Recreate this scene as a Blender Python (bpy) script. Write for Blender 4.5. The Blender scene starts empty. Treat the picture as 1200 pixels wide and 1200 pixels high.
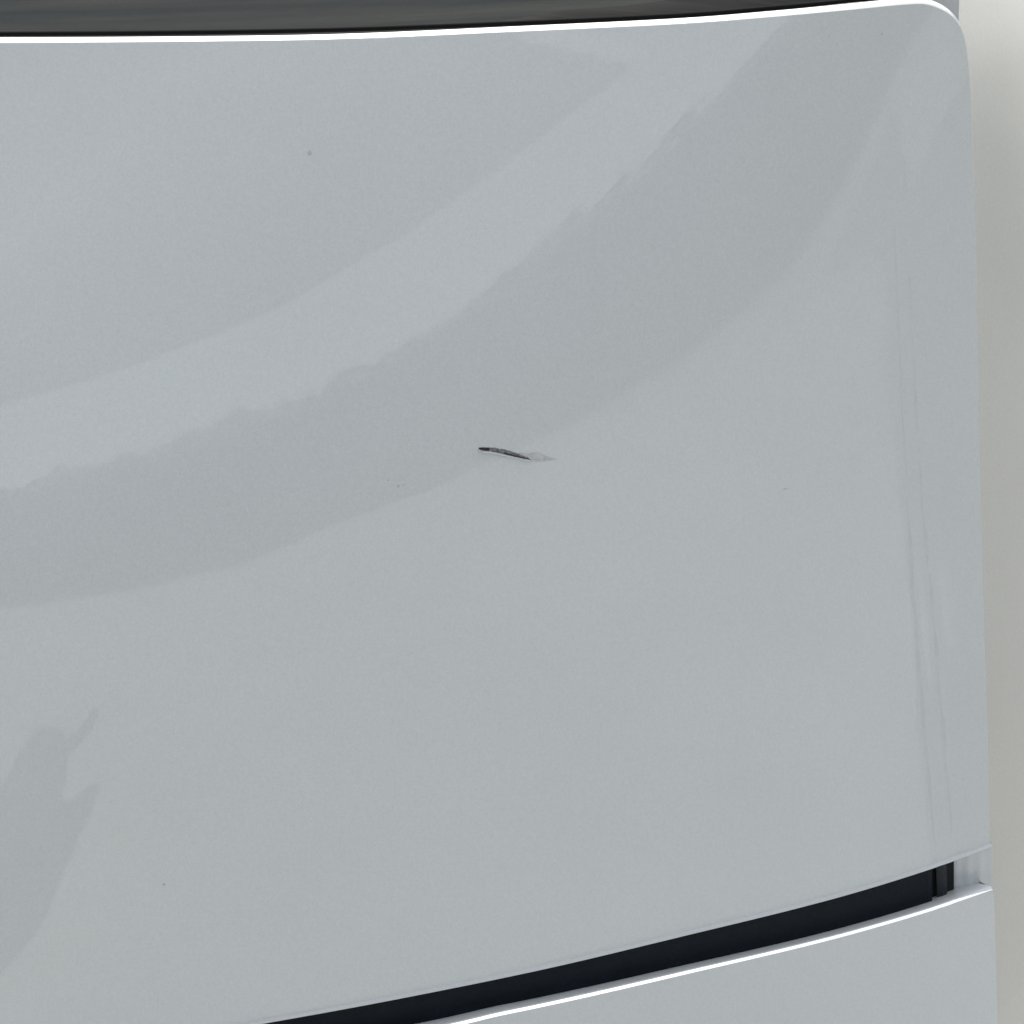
import bpy, bmesh, math, random
import numpy as np
R = math.radians
scene = bpy.context.scene
C = scene.collection

# ------------------------------------------------------------------ camera, sky, sun, exposure
cam_d = bpy.data.cameras.new('camera'); cam = bpy.data.objects.new('camera', cam_d); C.objects.link(cam)
cam.location = (0, 0, 1.35); cam.rotation_euler = (R(90 - 22), 0, 0)
cam_d.sensor_width = 36; cam_d.lens = 60; cam_d.clip_start = .02; cam_d.clip_end = 2000
scene.camera = cam
SUN_EL, SUN_AZ = 68, 3            # azimuth: degrees from +Y (behind the car) towards -X
w = bpy.data.worlds.new('World'); scene.world = w; w.use_nodes = True
nt = w.node_tree; bg = nt.nodes['Background']
sky = nt.nodes.new('ShaderNodeTexSky'); sky.sky_type = 'NISHITA'; sky.sun_disc = False
sky.sun_elevation = R(SUN_EL); sky.sun_rotation = R(-SUN_AZ)
sky.air_density = 1.0; sky.dust_density = 3.0; sky.ozone_density = 1.0
hs = nt.nodes.new('ShaderNodeHueSaturation'); hs.inputs['Saturation'].default_value = .31     # thin white overcast: the same hazy sky all round
nt.links.new(sky.outputs['Color'], hs.inputs['Color']); nt.links.new(hs.outputs['Color'], bg.inputs['Color']); bg.inputs['Strength'].default_value = 0.12
sd = bpy.data.lights.new('sun', 'SUN'); sd.energy = 4.0; sd.angle = R(0.5); sd.color = (1, .95, .87)
sun = bpy.data.objects.new('sun', sd); C.objects.link(sun)
from mathutils import Vector
sdir = Vector((-math.sin(R(SUN_AZ)) * math.cos(R(SUN_EL)), math.cos(R(SUN_AZ)) * math.cos(R(SUN_EL)), math.sin(R(SUN_EL))))
sun.rotation_euler = sdir.to_track_quat('Z', 'Y').to_euler()
vs = scene.view_settings
vs.view_transform = 'Standard'; vs.look = 'None'; vs.gamma = 1; vs.use_curve_mapping = False
vs.exposure = 1.29

# ------------------------------------------------------------------ materials
def mat(name, base, rough=.5, coat=0, coat_rough=.02, ior=1.5, noise=None, bump=None, spec=None):
    """noise: list of (scale, amount) mottling of the base colour; bump: (scale, distance)"""
    m = bpy.data.materials.new(name); m.use_nodes = True
    t = m.node_tree; N = t.nodes; L = t.links; b = N['Principled BSDF']
    b.inputs['Base Color'].default_value = (*base, 1); b.inputs['Roughness'].default_value = rough
    b.inputs['IOR'].default_value = ior
    b.inputs['Coat Weight'].default_value = coat; b.inputs['Coat Roughness'].default_value = coat_rough
    if spec is not None: b.inputs['Specular IOR Level'].default_value = spec
    tc = N.new('ShaderNodeTexCoord')
    if noise:
        last = None
        for sc, am in noise:
            n = N.new('ShaderNodeTexNoise'); n.inputs['Scale'].default_value = sc; n.inputs['Detail'].default_value = 3
            L.new(tc.outputs['Object'], n.inputs['Vector'])
            mr = N.new('ShaderNodeMapRange'); mr.inputs['From Min'].default_value = .25; mr.inputs['From Max'].default_value = .75
            mr.inputs['To Min'].default_value = 1 - am; mr.inputs['To Max'].default_value = 1 + am
            L.new(n.outputs['Fac'], mr.inputs['Value'])
            if last is None: last = mr.outputs['Result']
            else:
                k = N.new('ShaderNodeMath'); k.operation = 'MULTIPLY'; L.new(last, k.inputs[0]); L.new(mr.outputs['Result'], k.inputs[1]); last = k.outputs[0]
        v = N.new('ShaderNodeVectorMath'); v.operation = 'SCALE'; v.inputs[0].default_value = base
        L.new(last, v.inputs['Scale']); L.new(v.outputs['Vector'], b.inputs['Base Color'])
    if bump:
        n = N.new('ShaderNodeTexNoise'); n.inputs['Scale'].default_value = bump[0]; n.inputs['Detail'].default_value = 2
        L.new(tc.outputs['Object'], n.inputs['Vector'])
        bp = N.new('ShaderNodeBump'); bp.inputs['Distance'].default_value = bump[1]; bp.inputs['Strength'].default_value = 1
        L.new(n.outputs['Fac'], bp.inputs['Height']); L.new(bp.outputs['Normal'], b.inputs['Normal'])
        if coat: L.new(bp.outputs['Normal'], b.inputs['Coat Normal'])
    return m
M_PAINT = mat('white_paint', (.576, .603, .600), .45, coat=1, coat_rough=.014, ior=1.45, spec=.25,
              noise=[(760, .062), (330, .022), (9, .012)], bump=(45, .00005))
M_SIDE = mat('warm_lit_side_paint', (.555, .548, .500), .5, coat=.4, coat_rough=.25, ior=1.45, spec=.25,
             noise=[(760, .062), (300, .025), (8, .02)])  # white body paint tinted cream to hold the side's warm light
M_PILLAR = mat('shaded_pillar_paint', (.42, .425, .42), .5, coat=.5, coat_rough=.1, noise=[(600, .03)])  # body paint greyed to hold the shadow in the gap
M_GLASS = mat('tinted_glass', (.010, .013, .009), .06, ior=1.58, noise=[(300, .2)], bump=(14, .00012))
M_WEDGE = mat('reflection_wedge_black', (.008, .0088, .0095), .7, ior=1.35, spec=.12, noise=[(300, .2)])
def streak(m, lo, hi, sx, sz, rot):           # reflected streaks, put into the base colour as long pale lines
    t = m.node_tree; N = t.nodes; L = t.links; b = N['Principled BSDF']
    tc = N.new('ShaderNodeTexCoord'); mp = N.new('ShaderNodeMapping'); mp.inputs['Rotation'].default_value = (0, rot, 0)
    sc = N.new('ShaderNodeVectorMath'); sc.operation = 'MULTIPLY'; sc.inputs[1].default_value = (sx, 3, sz)
    n = N.new('ShaderNodeTexNoise'); n.inputs['Scale'].default_value = 1; n.inputs['Detail'].default_value = 4; n.inputs['Roughness'].default_value = .6
    mr = N.new('ShaderNodeMapRange'); mr.inputs['From Min'].default_value = .3; mr.inputs['From Max'].default_value = .7
    mx = N.new('ShaderNodeMix'); mx.data_type = 'RGBA'; mx.inputs[6].default_value = (*lo, 1); mx.inputs[7].default_value = (*hi, 1)
    L.new(tc.outputs['Object'], mp.inputs['Vector']); L.new(mp.outputs['Vector'], sc.inputs[0]); L.new(sc.outputs['Vector'], n.inputs['Vector'])
    L.new(n.outputs['Fac'], mr.inputs['Value']); L.new(mr.outputs['Result'], mx.inputs[0]); L.new(mx.outputs[2], b.inputs['Base Color'])
streak(M_GLASS, (.004, .0065, .0045), (.024, .026, .019), 5, 130, R(1.5))
streak(M_WEDGE, (.002, .0022, .0025), (.013, .0145, .0155), 8, 330, R(-6))
M_RIM_HIGHLIGHT = mat('rim_highlight_metal', (.93, .93, .92), .16, noise=[(60, .03)]); M_RIM_HIGHLIGHT.node_tree.nodes['Principled BSDF'].inputs['Metallic'].default_value = 1
M_GAP = mat('gap_shadow_black', (.007, .007, .0075), .9, spec=.05, noise=[(500, .2)])
M_PLASTIC = mat('black_plastic', (.0040, .0072, .0120), .5, ior=1.4, spec=.2, noise=[(350, .35), (40, .25)])
M_RIB = mat('dark_grey_plastic', (.010, .014, .019), .5, spec=.3, noise=[(350, .3)])
M_BLACK = mat('matte_black', (.004, .004, .005), .9, noise=[(200, .2)])
M_CREASE_SHADE = mat('crease_shade_paint', (.545, .571, .569), .45, coat=1, coat_rough=.02, ior=1.45, spec=.25, noise=[(900, .03), (120, .05), (14, .03)])  # body paint darkened for the shade along the creases
M_SCRATCH = mat('scratched_primer', (.15, .142, .148), .6, noise=[(420, .75), (1500, .5)])
M_GOUGE = mat('gouge_core', (.012, .012, .014), .8, noise=[(900, .4)])
M_SCUFF = mat('scuffed_paint', (.47, .48, .48), .55, noise=[(350, .16), (1200, .15)])
M_SPECK = mat('dust_speck', (.45, .465, .465), .8, noise=[(1500, .25)])
M_CONCRETE = mat('grey_ground', (.192, .199, .201), .9, noise=[(1.2, .10), (14, .10)])
M_BOUNCE_DARK = mat('bounce_dark_ground', (.105, .108, .110), .9, noise=[(4, .12), (40, .15)])
M_MIRRORED_DARK = mat('mirrored_dark', (.022, .022, .023), .8, noise=[(3, .2)])
M_FADE = mat('band_fade_leaf', (.10, .104, .095), .8, noise=[(3, .4)])  # leaf lightened to weaken the hedge's dark reflection
M_CANOPY = mat('pale_canopy_paint', (.55, .56, .55), .6, noise=[(.7, .08)])
M_LEAF = mat('hedge_leaf', (.036, .046, .032), .6, noise=[(2, .5)])

# ------------------------------------------------------------------ helpers
def link(name, verts, faces, m, parent=None, smooth=True):
    me = bpy.data.meshes.new(name); me.from_pydata([tuple(v) for v in verts], [], faces); me.validate(); me.update()
    bm = bmesh.new(); bm.from_mesh(me); bmesh.ops.remove_doubles(bm, verts=bm.verts, dist=1e-6)
    bm.to_mesh(me); bm.free()
    if smooth: me.polygons.foreach_set('use_smooth', [True] * len(me.polygons))
    for k in (m if isinstance(m, (list, tuple)) else [m]): me.materials.append(k)
    o = bpy.data.objects.new(name, me); C.objects.link(o)
    if parent: o.parent = parent
    return o
def grid(P):                      # P: (n, m, 3) -> verts, faces
    n, m = P.shape[:2]
    f = [(i*m+j, (i+1)*m+j, (i+1)*m+j+1, i*m+j+1) for i in range(n-1) for j in range(m-1)]
    return P.reshape(-1, 3), f
def spline(pts, n):               # Catmull-Rom through 2-D points, resampled evenly by length
    p = np.array(pts, float)
    q = np.vstack([2*p[0]-p[1], p, 2*p[-1]-p[-2]]); out = []
    for i in range(1, len(q)-2):
        t = np.linspace(0, 1, 24, endpoint=False)[:, None]
        a, b, c, d = q[i-1:i+3]
        out.append(.5*(2*b + (c-a)*t + (2*a-5*b+4*c-d)*t*t + (3*b-a-3*c+d)*t**3))
    out = np.vstack(out + [p[-1:]])
    s = np.r_[0, np.cumsum(np.linalg.norm(np.diff(out, axis=0), axis=1))]
    u = np.linspace(0, s[-1], n)
    return np.stack([np.interp(u, s, out[:, k]) for k in range(2)], 1)

# the doubly curved skin of the body: depth y as a polynomial of x (across) and z (up)
COEF = [1.04762, 0.0556117, 0.0234733, 0.0418788, -0.012225, -0.0143431, 0.0245254, 0.143826, -0.00797499, -0.0956109, -0.0786257, 0.0311251, 0.0601812, 0.0676325, 0.0290703, 0.0316184, -0.0574977, -0.0749945, -0.023333, 0.00584622, 0.0236079, -0.00982698, 0.0028696, -0.000191621, 0.0106257, 0.00732003, 0.00717989, -0.00794903]
IJ = [(i, j) for i in range(7) for j in range(7 - i)]
TOP = [(-0.4007, 1.2214), (-0.3201, 1.2221), (-0.2131, 1.2230), (-0.1071, 1.2239), (0.0000, 1.2265), (0.1107, 1.2288), (0.1682, 1.2312), (0.2275, 1.2342), (0.2580, 1.2359), (0.2767, 1.2361), (0.2864, 1.2341)]
CORNER = [(0.2864, 1.2341), (0.2951, 1.2304), (0.3021, 1.2256), (0.3073, 1.2197), (0.3117, 1.2115), (0.3148, 1.2021), (0.3175, 1.1915)]
RIGHT = [(0.3175, 1.1915), (0.3226, 1.1676), (0.3308, 1.1187), (0.3399, 1.0557), (0.3506, 0.9589), (0.3598, 0.8599), (0.3697, 0.7571), (0.3799, 0.6631), (0.3884, 0.5809)]
BOTTOM = [(-0.4461, 0.5381), (-0.3548, 0.5538), (-0.2656, 0.5675), (-0.1779, 0.5788), (-0.0752, 0.5850), (0.0308, 0.5869), (0.1333, 0.5867), (0.2655, 0.5814), (0.3519, 0.5799), (0.3884, 0.5809)]
LOWTOP = [(-0.4432, 0.5150), (-0.3525, 0.5306), (-0.1768, 0.5540), (-0.0362, 0.5623), (0.0122, 0.5637), (0.1323, 0.5618), (0.2637, 0.5536), (0.3390, 0.5495), (0.3897, 0.5482)]
LOWRIGHT = [(0.3897, 0.5482), (0.3950, 0.5036), (0.4025, 0.4256), (0.4066, 0.3593)]
TRIMUP = [(-0.4472, 0.5411), (-0.3558, 0.5561), (-0.1783, 0.5806), (-0.0754, 0.5875), (0.0309, 0.5896), (0.1336, 0.5895), (0.2661, 0.5852), (0.3348, 0.5837)]
TRIMLO = [(-0.4514, 0.5017), (-0.3590, 0.5188), (-0.1799, 0.5433), (-0.0368, 0.5440), (0.0124, 0.5455), (0.1348, 0.5430), (0.2687, 0.5329), (0.3392, 0.5284)]
RIBUP = [(0.3390, 0.5886), (0.3483, 0.5885)]
RIBLO = [(0.3446, 0.5291), (0.3542, 0.5287)]
STEPUP = [(0.3348, 0.5789), (0.3576, 0.5790)]
STEPLO = [(0.3386, 0.5213), (0.3620, 0.5190)]
ENDUP = [(0.3528, 0.5832), (0.3910, 0.5829)]
ENDLO = [(0.3569, 0.5259), (0.3960, 0.5241)]
GLASSLO = [(-0.4043, 1.2170), (-0.3230, 1.2177), (-0.2149, 1.2189), (-0.1080, 1.2198), (0.0000, 1.2221), (0.1117, 1.2246), (0.1698, 1.2267), (0.2298, 1.2296), (0.2757, 1.2324)]
GAPLINE = [(-0.4034, 1.2263), (-0.3224, 1.2267), (-0.2147, 1.2276), (-0.1079, 1.2287), (0.0000, 1.2309), (0.1115, 1.2335), (0.1693, 1.2362), (0.2289, 1.2396), (0.2533, 1.2411), (0.2731, 1.2427)]
PILLARLO = [(0.2685, 1.2190), (0.2944, 1.2179), (0.3100, 1.2137)]
SIDE = [(0.2957, 1.2873), (0.3023, 1.2374), (0.3161, 1.1672), (0.3314, 1.0554), (0.3510, 0.8594), (0.3720, 0.6475), (0.3862, 0.5309), (0.4018, 0.3464)]
CREASEA = [(0.2524, 1.2287), (0.2605, 1.1548), (0.2727, 1.0645), (0.2838, 0.9703), (0.2926, 0.8990), (0.3036, 0.8122), (0.3200, 0.7000), (0.3368, 0.5957)]
CREASEB = [(0.2675, 1.1716), (0.2779, 1.1001), (0.2882, 1.0257), (0.2980, 0.9490), (0.3088, 0.8700), (0.3250, 0.7741), (0.3381, 0.6884), (0.3521, 0.5982)]
SCRATCHUP = [(-0.0218, 0.9703), (-0.0190, 0.9704), (-0.0146, 0.9696), (-0.0101, 0.9687), (-0.0056, 0.9674), (-0.0011, 0.9657), (0.0034, 0.9637), (0.0073, 0.9619), (0.0119, 0.9590)]
SCRATCHLO = [(-0.0218, 0.9692), (-0.0196, 0.9679), (-0.0151, 0.9670), (-0.0101, 0.9657), (-0.0056, 0.9641), (-0.0011, 0.9625), (0.0034, 0.9609), (0.0079, 0.9594), (0.0125, 0.9582)]
SCUFFUP = [(0.0034, 0.9639), (0.0068, 0.9638), (0.0113, 0.9629), (0.0158, 0.9629), (0.0193, 0.9617), (0.0233, 0.9591), (0.0273, 0.9575), (0.0313, 0.9564)]
SCUFFLO = [(0.0034, 0.9619), (0.0073, 0.9597), (0.0113, 0.9578), (0.0159, 0.9564), (0.0193, 0.9559), (0.0233, 0.9560), (0.0273, 0.9560), (0.0313, 0.9559)]
SPECKS = [(-0.1271, 1.1577), (-0.0737, 0.9505), (-0.0704, 0.9511), (0.1947, 0.9093), (0.2492, 1.2178), (-0.2342, 0.6878), (-0.0802, 0.9550), (0.0654, 0.5847)]
PATCH = [(-0.912, -0.637), (-0.828, -0.910), (-0.818, -1.222), (-0.806, -1.558), (-0.764, -1.642), (-0.673, -1.638), (-0.648, -1.464), (-0.587, -1.680), (-0.531, -1.943), (-0.505, -1.839), (-0.538, -1.539), (-0.610, -1.299), (-0.612, -1.130), (-0.609, -0.886), (-0.512, -1.011), (-0.466, -1.058), (-0.490, -0.928), (-0.534, -0.747), (-0.583, -0.601), (-0.634, -0.440), (-0.700, -0.305), (-0.755, -0.225), (-0.833, -0.089)]
def skin0(x, z):
    p = np.asarray(x) / .4; q = (np.asarray(z) - .88) / .45
    return sum(c * p**i * q**j for c, (i, j) in zip(COEF, IJ))
def crease(x, z):                 # two faint pressed lines near the right edge
    out = 0
    for cur, amp, wd in ((CREASEA, .00012, .0022), (CREASEB, .00019, .0020)):
        a = np.array(cur); xc = np.interp(-np.asarray(z), -a[:, 1], a[:, 0])
        zt = np.clip((a[0, 1] - np.asarray(z)) / .12, 0, 1)
        out = out + amp * zt * np.tanh((np.asarray(x) - xc) / wd)
    return out
def skin(x, z): return skin0(x, z) + crease(x, z)
def normal(x, z, h=1e-4):
    fx = (skin0(x+h, z) - skin0(x-h, z)) / (2*h); fz = (skin0(x, z+h) - skin0(x, z-h)) / (2*h)
    n = np.stack([fx, -np.ones_like(fx), fz], -1)
    return n / np.linalg.norm(n, axis=-1, keepdims=True)
def lift(xz, off=0.): return np.stack([xz[..., 0], skin(xz[..., 0], xz[..., 1]) + off, xz[..., 1]], -1)
def roll(xz, prof, off=0., scale=None, close=False):
    """rows that carry an edge of the skin over: prof = [(outward, into the body)] in metres"""
    P = lift(xz, off); n = normal(xz[:, 0], xz[:, 1])
    t = np.gradient(P, axis=0); t /= np.linalg.norm(t, axis=1, keepdims=True)
    o = np.cross(n, t); o /= np.linalg.norm(o, axis=1, keepdims=True)
    sc = np.ones(len(P)) if scale is None else scale
    return np.stack([P + o*(a*sc)[:, None] - n*(b*sc)[:, None] for a, b in prof], 1)

# ------------------------------------------------------------------ ground and hedge (seen mirrored in the paint)
gp = [(-300, -300, 0), (300, -300, 0), (300, 300, 0), (-300, 300, 0)]
g = link('ground', gp, [(0, 1, 2, 3)], M_CONCRETE, smooth=False); g['kind'] = 'structure'
DARK_AREA = [(1.2, 1.3), (1.75, .56), (2.46, .14), (5.6, -1.05), (7.25, -1.6), (8.6, -3.2), (14, -6), (60, -14), (60, 60), (1.2, 60)]  # unseen dark ground added to darken reflection and bounce at the right
ln = link('bounce_dark_area', [(x, y, .004) for x, y in DARK_AREA], [tuple(range(len(DARK_AREA)))], M_BOUNCE_DARK, smooth=False); ln['kind'] = 'structure'
pt = spline(PATCH + [PATCH[0]], 120)[:-1]
pt_o = link('mirrored_dark_patch', [(x, y, .004) for x, y in pt], [tuple(range(len(pt)))], M_MIRRORED_DARK, smooth=False); pt_o['kind'] = 'structure'  # added ground patch, shaped so its reflection makes the dark blob
def hedge():
    rng = np.random.default_rng(5); n = 110000
    az = rng.uniform(R(-75), R(125), n)
    rad = 12 + rng.uniform(0, 1.4, n)
    top = 2.93 + .30*np.clip((az-R(22))/R(22), 0, 1) + .09*np.sin(az*9+1) + .07*np.sin(az*23) + .05*np.sin(az*61+2) + .03*np.sin(az*140) + .10*np.interp(az, np.linspace(-1.4, 2.3, 260), rng.uniform(-1, 1, 260))
    z = rng.uniform(0, 1, n)**.5 * top
    s = rng.uniform(.03, .065, n)
    a = rng.normal(size=(n, 3)); a /= np.linalg.norm(a, axis=1, keepdims=True)
    b = np.cross(a, rng.normal(size=(n, 3))); b /= np.linalg.norm(b, axis=1, keepdims=True)
    c = np.stack([rad*np.sin(az), 1.0 - rad*np.cos(az), z], 1)
    V = np.stack([c - a*s[:, None], c - b*s[:, None]*.5, c + a*s[:, None], c + b*s[:, None]*.5], 1).reshape(-1, 3)
    F = [(4*i, 4*i+1, 4*i+2, 4*i+3) for i in range(n)]
    k = len(V); A = np.linspace(R(-76), R(126), 120)
    inner = [(r*math.sin(t), 1-r*math.cos(t), zz) for t in A for r, zz in ((12.4, 0), (12.4, 2.6 + .3*min(1, max(0, (t-R(22))/R(22)))), (13.2, 2.6), (13.2, 0))]
    for i in range(119):
        for j in range(3): F.append((k+4*i+j, k+4*i+j+1, k+4*i+4+j+1, k+4*i+4+j))
    me = bpy.data.meshes.new('hedge'); me.from_pydata(np.vstack([V, inner]).tolist(), [], F); me.materials.append(M_LEAF); me.materials.append(M_FADE)
    pale_ix = (rng.uniform(0, 1, n) < np.clip((az-R(33))/R(16), 0, .92)).astype(np.int32)      # leaves lightened along the far end to fade the mirrored band
    me.polygons.foreach_set('material_index', np.concatenate([pale_ix, np.zeros(len(F)-n, np.int32)]))
    o = bpy.data.objects.new('hedge', me); C.objects.link(o)
    o['kind'] = 'stuff'; o['label'] = 'dark green hedge facing the car, seen only as a mirrored band in the white paint'; o['category'] = 'hedge'
hedge()
def band_fade_leaves():               # low leaves added and thinned out to soften the hedge's mirrored edge
    rng = np.random.default_rng(12); n = 42000
    az = R(18) + R(74)*rng.uniform(0, 1, n)**.8; d = 12.3 - 7.0*rng.uniform(0, 1, n)**1.8
    keep = rng.uniform(0, 1, n) < np.clip((d-5.0)/6.5, 0, 1)**1.2*np.clip((az-R(18))/R(28), 0, 1); az, d = az[keep], d[keep]; n = len(az)
    c = np.stack([d*np.sin(az), 1 - d*np.cos(az), rng.uniform(.012, .03, n)], 1); s = rng.uniform(.012, .028, n)[:, None]
    t = rng.uniform(0, 6.28, n); a = np.stack([np.cos(t), np.sin(t), rng.uniform(-.1, .1, n)], 1); b = np.stack([-np.sin(t), np.cos(t), 0*t], 1)
    V = np.stack([c-a*s, c-b*s*.55, c+a*s, c+b*s*.55], 1).reshape(-1, 3)
    me = bpy.data.meshes.new('band_fade_leaves'); me.from_pydata(V.tolist(), [], [(4*i, 4*i+1, 4*i+2, 4*i+3) for i in range(n)]); me.materials.append(M_FADE)
    o = bpy.data.objects.new('band_fade_leaves', me); C.objects.link(o); o['kind'] = 'stuff'
    o['label'] = 'low leaves added at the foot of the hedge to soften its mirrored edge in the paint'; o['category'] = 'added ground cover'
band_fade_leaves()

def added_canopy():                     # flat canopy that is unseen, put in to dim the paint's upper reflection
    t = bpy.data.objects.new('added_canopy', None); C.objects.link(t); t.location = (0, -11, 0)
    t['label'] = 'pale flat canopy put in unseen to dim the reflection at the upper left of the white paint'; t['category'] = 'added_canopy'
    pl = [(-11, -16.6), (-3, -17.5), (2.0, -17.4), (6.2, -15.9), (9.7, -13.2), (4.9, -8.9), (1.9, -6.2), (-11, -5.2)]
    V = [(x, y+11, 7) for x, y in pl] + [(x, y+11, 7.35) for x, y in pl]; k = len(pl)
    F = [tuple(range(k))[::-1], tuple(range(k, 2*k))] + [(i, (i+1) % k, k+(i+1) % k, k+i) for i in range(k)]
    link('roof', V, F, M_CANOPY, t, smooth=False)
    for y in (-8, -15):
        A = [2*math.pi*i/16 for i in range(16)]
        V = [(-10+.15*math.cos(a), y+11+.15*math.sin(a), z) for z in (0, 7) for a in A]
        link('column', V, [(i, (i+1) % 16, 16+(i+1) % 16, 16+i) for i in range(16)], M_CANOPY, t)
added_canopy()

# ------------------------------------------------------------------ the car body
car = bpy.data.objects.new('car', None); C.objects.link(car); car.location = (0, 1.1, 0)
car['label'] = 'white glossy car body corner with a short dark scratch above a dark slot'; car['category'] = 'car'
parts = []

def coons(bot, top, left, right, n, m):
    u = np.linspace(0, 1, n)[:, None, None]; v = np.linspace(0, 1, m)[None, :, None]
    return ((1-v)*bot[:, None] + v*top[:, None] + (1-u)*left[None] + u*right[None]
            - (1-u)*(1-v)*bot[0] - u*(1-v)*bot[-1] - (1-u)*v*top[0] - u*v*top[-1])
n, m = 190, 200
corner = spline(CORNER, 60)
topc = spline(TOP, 400); side = spline(RIGHT, 400)
full_top = np.vstack([topc, corner[1:30]]); full_right = np.vstack([corner[29:], side[1:]])
def resample(p, n):
    s = np.r_[0, np.cumsum(np.linalg.norm(np.diff(p, axis=0), axis=1))]; u = np.linspace(0, s[-1], n)
    return np.stack([np.interp(u, s, p[:, k]) for k in range(2)], 1)
T = resample(full_top, n); Rt = resample(full_right, m)[::-1]; Bt = spline(BOTTOM, n)
Lf = np.linspace(0, 1, m)[:, None]*(T[0]-Bt[0]) + Bt[0]
XZ = coons(Bt, T, Lf, Rt, n, m)
V1, F1 = grid(lift(XZ)); F1 = [f[::-1] for f in F1]
# upper rim: crisp roll, upward chamfer, then the return flange
edge = resample(np.vstack([topc, corner[1:], side[1:]]), 520)
L_ = np.r_[0, np.cumsum(np.linalg.norm(np.diff(edge, axis=0), axis=1))]
l_top = np.linalg.norm(np.diff(topc, axis=0), axis=1).sum()
k = np.clip((L_ - l_top + .005) / .05, 0, 1); k = k*k*(3-2*k)
kk = np.clip(L_/l_top, 0, 1); sc = (.84 - .13*kk*kk) * (1 - .78*k)
P2 = roll(edge, [(0, 0), (.0002, .00003), (.0005, .00018), (.0020, .0013), (.0046, .0032), (.0051, .0038), (.0054, .0048), (.0055, .0075), (.0055, .03)], scale=sc)
V2, F2 = grid(P2[::-1])
low = spline(BOTTOM, 320)[::-1]
P3 = roll(low, [(0, 0), (.0003, .0001-.00012), (.0018, -.0026), (.0023, -.0027), (.0028, -.0018), (.0031, .0000), (.0031, .022)])
V3, F3 = grid(P3[::-1])
V = np.vstack([V1, V2, V3]); F = F1 + [tuple(i+len(V1) for i in f) for f in F2] + [tuple(i+len(V1)+len(V2) for i in f) for f in F3]
upper = link('upper_panel', V, F, M_PAINT)
parts.append(upper)

# lower panel: stands proud of the upper one; bright rolled rim, ledge running back under the slot
PROUD = .0155
LT = spline(LOWTOP, n); LR = spline(LOWRIGHT, 80)[::-1]
bl = np.array([-.45, LR[0][1]]); Bb = np.linspace(0, 1, n)[:, None]*(LR[0]-bl) + bl
Ll = np.linspace(0, 1, 80)[:, None]*(LT[0]-bl) + bl
XZ2 = coons(Bb, LT, Ll, LR, n, 80)
V1, F1 = grid(lift(XZ2, -PROUD)); F1 = [f[::-1] for f in F1]
P2 = roll(spline(LOWTOP, 420), [(0, 0), (.0002, .00005), (.0005, .0003), (.0019, .0024), (.0022, .0031), (.0022, .0040), (-.0004, .0135), (-.0030, .024)], off=-PROUD)
V2, F2 = grid(P2[::-1])
St = np.stack([P2[:, 2], P2[:, 2]*.5 + P2[:, 3]*.5, P2[:, 2]*.05 + P2[:, 3]*.95], 1) + np.array([0, -.00012, .00012])
tp = np.clip((np.arange(420) - 400) / 19., 0, 1)[:, None, None]**1.5*.85; St = St*(1-tp) + St[:, :1]*tp     # the strip tapers off at the corner
Vs, Fs = grid(St[::-1])
P3 = roll(spline(LOWRIGHT, 120), [(0, 0), (.0003, .0001), (.0009, .0006), (.0014, .002), (.0015, .02)], off=-PROUD)
V3, F3 = grid(P3[::-1])
V = np.vstack([V1, V2, V3]); F = F1 + [tuple(i+len(V1) for i in f) for f in F2] + [tuple(i+len(V1)+len(V2) for i in f) for f in F3]
lower = link('lower_panel', V, F, M_PAINT); parts.append(lower)
parts.append(link('rim_highlight', Vs, Fs, M_RIM_HIGHLIGHT))  # made-up mirror strip standing in for the sunlit rim's highlight

def ribbon(lo, up, n, o_lo, o_up, rows=6, fn=None):
    a, b = spline(lo, n), spline(up, n)
    t = np.linspace(0, 1, rows)[None, :, None]
    q = a[:, None]*(1-t) + b[:, None]*t
    off = o_lo + (o_up-o_lo)*np.linspace(0, 1, rows)[None, :] + np.zeros((n, 1))
    if fn: off = off + fn(np.linspace(0, 1, n)[:, None], np.linspace(0, 1, rows)[None, :])
    return lift(q, off)
# slot filling: long plastic trim, a deeper black step at its end, painted end cap
V, F = grid(ribbon(TRIMLO, TRIMUP, 200, .001, .001)[::-1])
P = ribbon(TRIMLO, TRIMUP, 200, .001, .001); e = P[-1]; side_w = np.stack([e, e + np.array([0, .012, 0])], 0)
v2, f2 = grid(side_w[::-1])
trim = link('slot_trim', np.vstack([V, v2]), F + [tuple(i+len(V) for i in f) for f in f2], M_PLASTIC); parts.append(trim)
V, F = grid(ribbon(STEPLO, STEPUP, 12, .009, .009)[::-1]); parts.append(link('slot_stop', V, F, M_BLACK))
V, F = grid(ribbon(RIBLO, RIBUP, 8, .0035, .0035, 6, lambda u, v: .0012*(2*u-1)**2)[::-1]); parts.append(link('slot_rib', V, F, M_RIB))
V, F = grid(ribbon(ENDLO, ENDUP, 30, .015, .015, 6, lambda u, v: -.0145*u**.8 + .0003*np.sin(u*24))[::-1]); parts.append(link('slot_end_cap', V, F, M_PAINT))
# dark cavity behind the slot
V, F = grid(ribbon(TRIMLO, TRIMUP, 60, .03, .03)[::-1]); parts.append(link('slot_cavity', V, F, M_BLACK))

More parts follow.
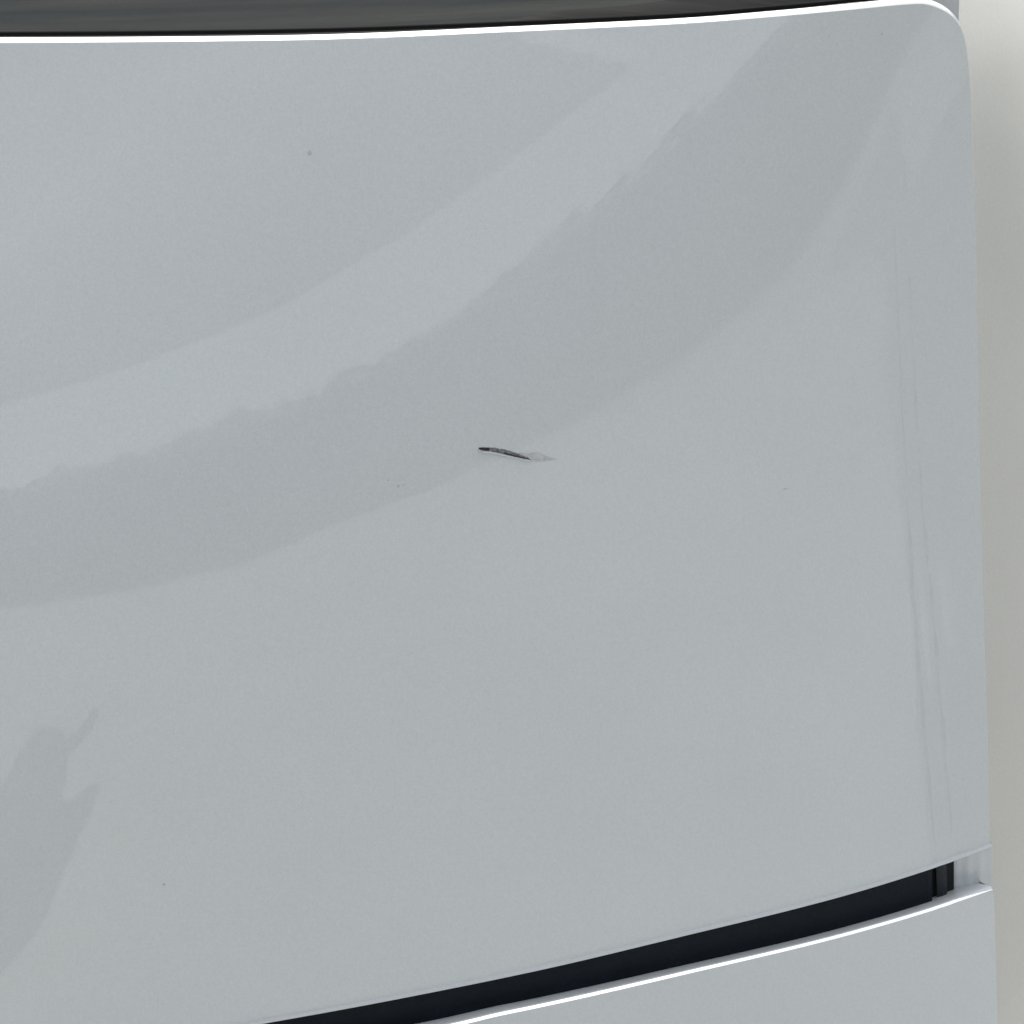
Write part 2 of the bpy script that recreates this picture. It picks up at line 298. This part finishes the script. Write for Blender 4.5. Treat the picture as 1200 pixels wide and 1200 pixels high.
# tinted glass above the rim, with a black strip painting in the gap shadow
g0 = spline(GLASSLO, 160)
rows = np.linspace(0, 1, 40)
q = np.stack([np.stack([g0[:, 0], g0[:, 1] + .085*r], 1) for r in rows], 1)
zz = np.minimum(q[..., 1], 1.30)
Pg = np.stack([q[..., 0], skin0(q[..., 0], g0[:, 1][:, None]) + .011 + (.85 + 0*q[..., 0])*(q[..., 1]-g0[:, 1][:, None]) , q[..., 1]], -1)
V, F = grid(Pg[::-1]); parts.append(link('rear_window', V, F, M_GLASS))
cu = np.interp(np.linspace(-.04, .268, 120), g0[:, 0], g0[:, 1]); cx = np.linspace(-.04, .268, 120)
ch = np.interp(cx, [-.04, 0, .033, .077, .11, .168, .228, .268], [.0055, .0104, .0145, .0158, .0182, .019, .022, .026])
Pc = np.stack([np.stack([cx, skin0(cx, cu) + .0085 + .85*ch*r + .0026*max(r, 0)**3, cu + ch*r], 1) for r in np.linspace(-.3, 1, 14)], 1)
V, F = grid(Pc[::-1]); parts.append(link('glass_dark_wedge', V, F, M_WEDGE))  # made-up black wedge standing in for a dark reflection in the glass
s0 = spline(GAPLINE, 200); ps = lift(s0, .0075)
ring = [(math.cos(a)*.0015, math.sin(a)*.0015) for a in np.linspace(0, 2*math.pi, 13)]
P = np.stack([ps + np.array([0, a, b]) for a, b in ring], 1)
V, F = grid(P); parts.append(link('gap_shadow_strip', V, F, M_GAP))
p0 = spline(PILLARLO, 30)
P = np.stack([np.stack([p0[:, 0], skin0(p0[:, 0], p0[:, 1]) + .0125 + .25*h, p0[:, 1] + h], 1) for h in np.linspace(0, .10, 12)], 1)
V, F = grid(P[::-1]); parts.append(link('pillar', V, F, M_PILLAR))

# side of the body turning away to the right
# dark sill under the lower panel and a black box added behind the skin to block light leaks
e = lift(Bb, -PROUD); V, F = grid(np.stack([e + np.array([0, a, b]) for a, b in ((.002, .004), (.01, -.03), (.05, -.12), (.10, -.16), (.5, -.17))], 1)); parts.append(link('sill', V, F, M_PLASTIC))
bx = [(x, y, z) for z in (.28, 1.17) for x, y in ((-.75, 1.24), (.33, 1.36), (.36, 3.2), (-.75, 3.2))]
parts.append(link('light_block_box', bx, [(3, 2, 1, 0), (4, 5, 6, 7)] + [(i, (i+1) % 4, 4+(i+1) % 4, 4+i) for i in range(4)], M_BLACK, smooth=False))
s0 = spline(SIDE, 160)[::-1]
y0 = skin0(np.clip(s0[:, 0], -.46, .42), np.clip(s0[:, 1], .42, 1.25)) + .006 + .66*np.clip(s0[:, 1]-.86, 0, None)**2 - .10*np.clip(.7-s0[:, 1], 0, None)**2
cols = [np.stack([s0[:, 0], y0, s0[:, 1]], 1)]
for i in range(40):
    b = R(44 + 17*min(1, i/30)); ds = .006
    cols.append(cols[-1] + np.array([math.cos(b)*ds, math.sin(b)*ds, 0]))
V, F = grid(np.stack(cols, 1)); parts.append(link('side_panel', V, [f[::-1] for f in F], M_SIDE))

for o in parts:
    o.parent = car; o.matrix_parent_inverse = car.matrix_world.inverted()
    o.matrix_parent_inverse.translation = -car.location

# ------------------------------------------------------------------ scratch, scuff and specks in the paint
def strip(name, lo, up, n, m, h=.00012, jag=0., seed=0):
    rng = np.random.default_rng(seed)
    a, b = spline(lo, n), spline(up, n)
    a = a + rng.normal(0, jag, a.shape)*[0, 1]; b = b + rng.normal(0, jag, b.shape)*[0, 1]
    t = np.linspace(0, 1, 5)[None, :, None]; q = a[:, None]*(1-t) + b[:, None]*t
    prof = -h*np.array([.3, 1, 1.2, 1, .3])[None, :]
    V, F = grid(lift(q, prof + np.zeros((n, 1)))[::-1])
    return link(name, V, F, m, upper)
strip('scuff', SCUFFLO, SCUFFUP, 60, M_SCUFF, .00006, .00018, 3)
sc_o = strip('scratch', SCRATCHLO, SCRATCHUP, 70, M_SCRATCH, .00015, .00016, 1)
sc_o['label'] = 'short dark slanting scratch, blackest at its left tip'
def core(a, b, k): return [(a[i][0]*(1-k)+b[i][0]*k, a[i][1]*(1-k)+b[i][1]*k) for i in range(len(a))]
strip('gouge', core(SCRATCHLO, SCRATCHUP, .22)[:3], core(SCRATCHLO, SCRATCHUP, .85)[:3], 16, M_GOUGE, .0003, .0001, 4)
strip('gouge', core(SCRATCHLO, SCRATCHUP, .1)[4:], core(SCRATCHLO, SCRATCHUP, .42)[4:], 40, M_GOUGE, .0003, .00012, 6)
lipu = [(x, z-.0002) for x, z in SCRATCHLO]; lipl = [(x+.0004, z-.0011) for x, z in SCRATCHLO]
def lip():
    a, b = spline(lipl, 60), spline(lipu, 60); t = np.linspace(0, 1, 4)[None, :, None]
    q = a[:, None]*(1-t) + b[:, None]*t
    V, F = grid(lift(q, np.array([0, -.0013, -.0009, 0])[None, :] + np.zeros((60, 1)))[::-1])
    link('raised_paint', V, F, M_PAINT, upper)
lip()
def crease_shade(cur, z0, z1, wd, seed):          # shade of the faint crease lines, painted on as darker ribbons
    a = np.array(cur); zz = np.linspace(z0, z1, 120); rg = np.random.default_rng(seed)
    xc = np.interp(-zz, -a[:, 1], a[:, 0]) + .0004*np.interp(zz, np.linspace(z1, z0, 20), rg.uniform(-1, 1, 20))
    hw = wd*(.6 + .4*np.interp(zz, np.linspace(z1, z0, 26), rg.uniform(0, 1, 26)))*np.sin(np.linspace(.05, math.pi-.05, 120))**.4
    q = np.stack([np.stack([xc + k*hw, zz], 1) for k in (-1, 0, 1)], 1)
    V, F = grid(lift(q, np.array([[.00001, -.00003, .00001]]) + np.zeros((120, 1)))); link('crease_shade', V, F, M_CREASE_SHADE, upper)
crease_shade(CREASEA, 1.09, .90, .0014, 1); crease_shade(CREASEA, .885, .60, .0027, 2)
crease_shade(CREASEB, 1.135, 1.085, .0007, 3); crease_shade(CREASEB, 1.05, .915, .0020, 4); crease_shade(CREASEB, .91, .60, .0026, 5)
rng = np.random.default_rng(9)
SZ = [(.0016, .0015), (.0011, .0009), (.0007, .0006), (.0024, .0005), (.0010, .0010), (.0013, .0009), (.0006, .0006), (.0006, .0005)]
for (x, z), (a, b) in zip(SPECKS, SZ):
    q = np.array([[x + a*r*math.cos(t)*rng.uniform(.7, 1.2), z + b*r*math.sin(t)*rng.uniform(.7, 1.2)] for t in np.linspace(0, 2*math.pi, 11)[:-1] for r in (1,)])
    c = lift(np.array([[x, z]]), -.0004)
    V = np.vstack([lift(q, -.00005), c]); F = [(i, 10, (i+1) % 10) for i in range(10)]
    link('speck', V, F, M_SPECK, upper)
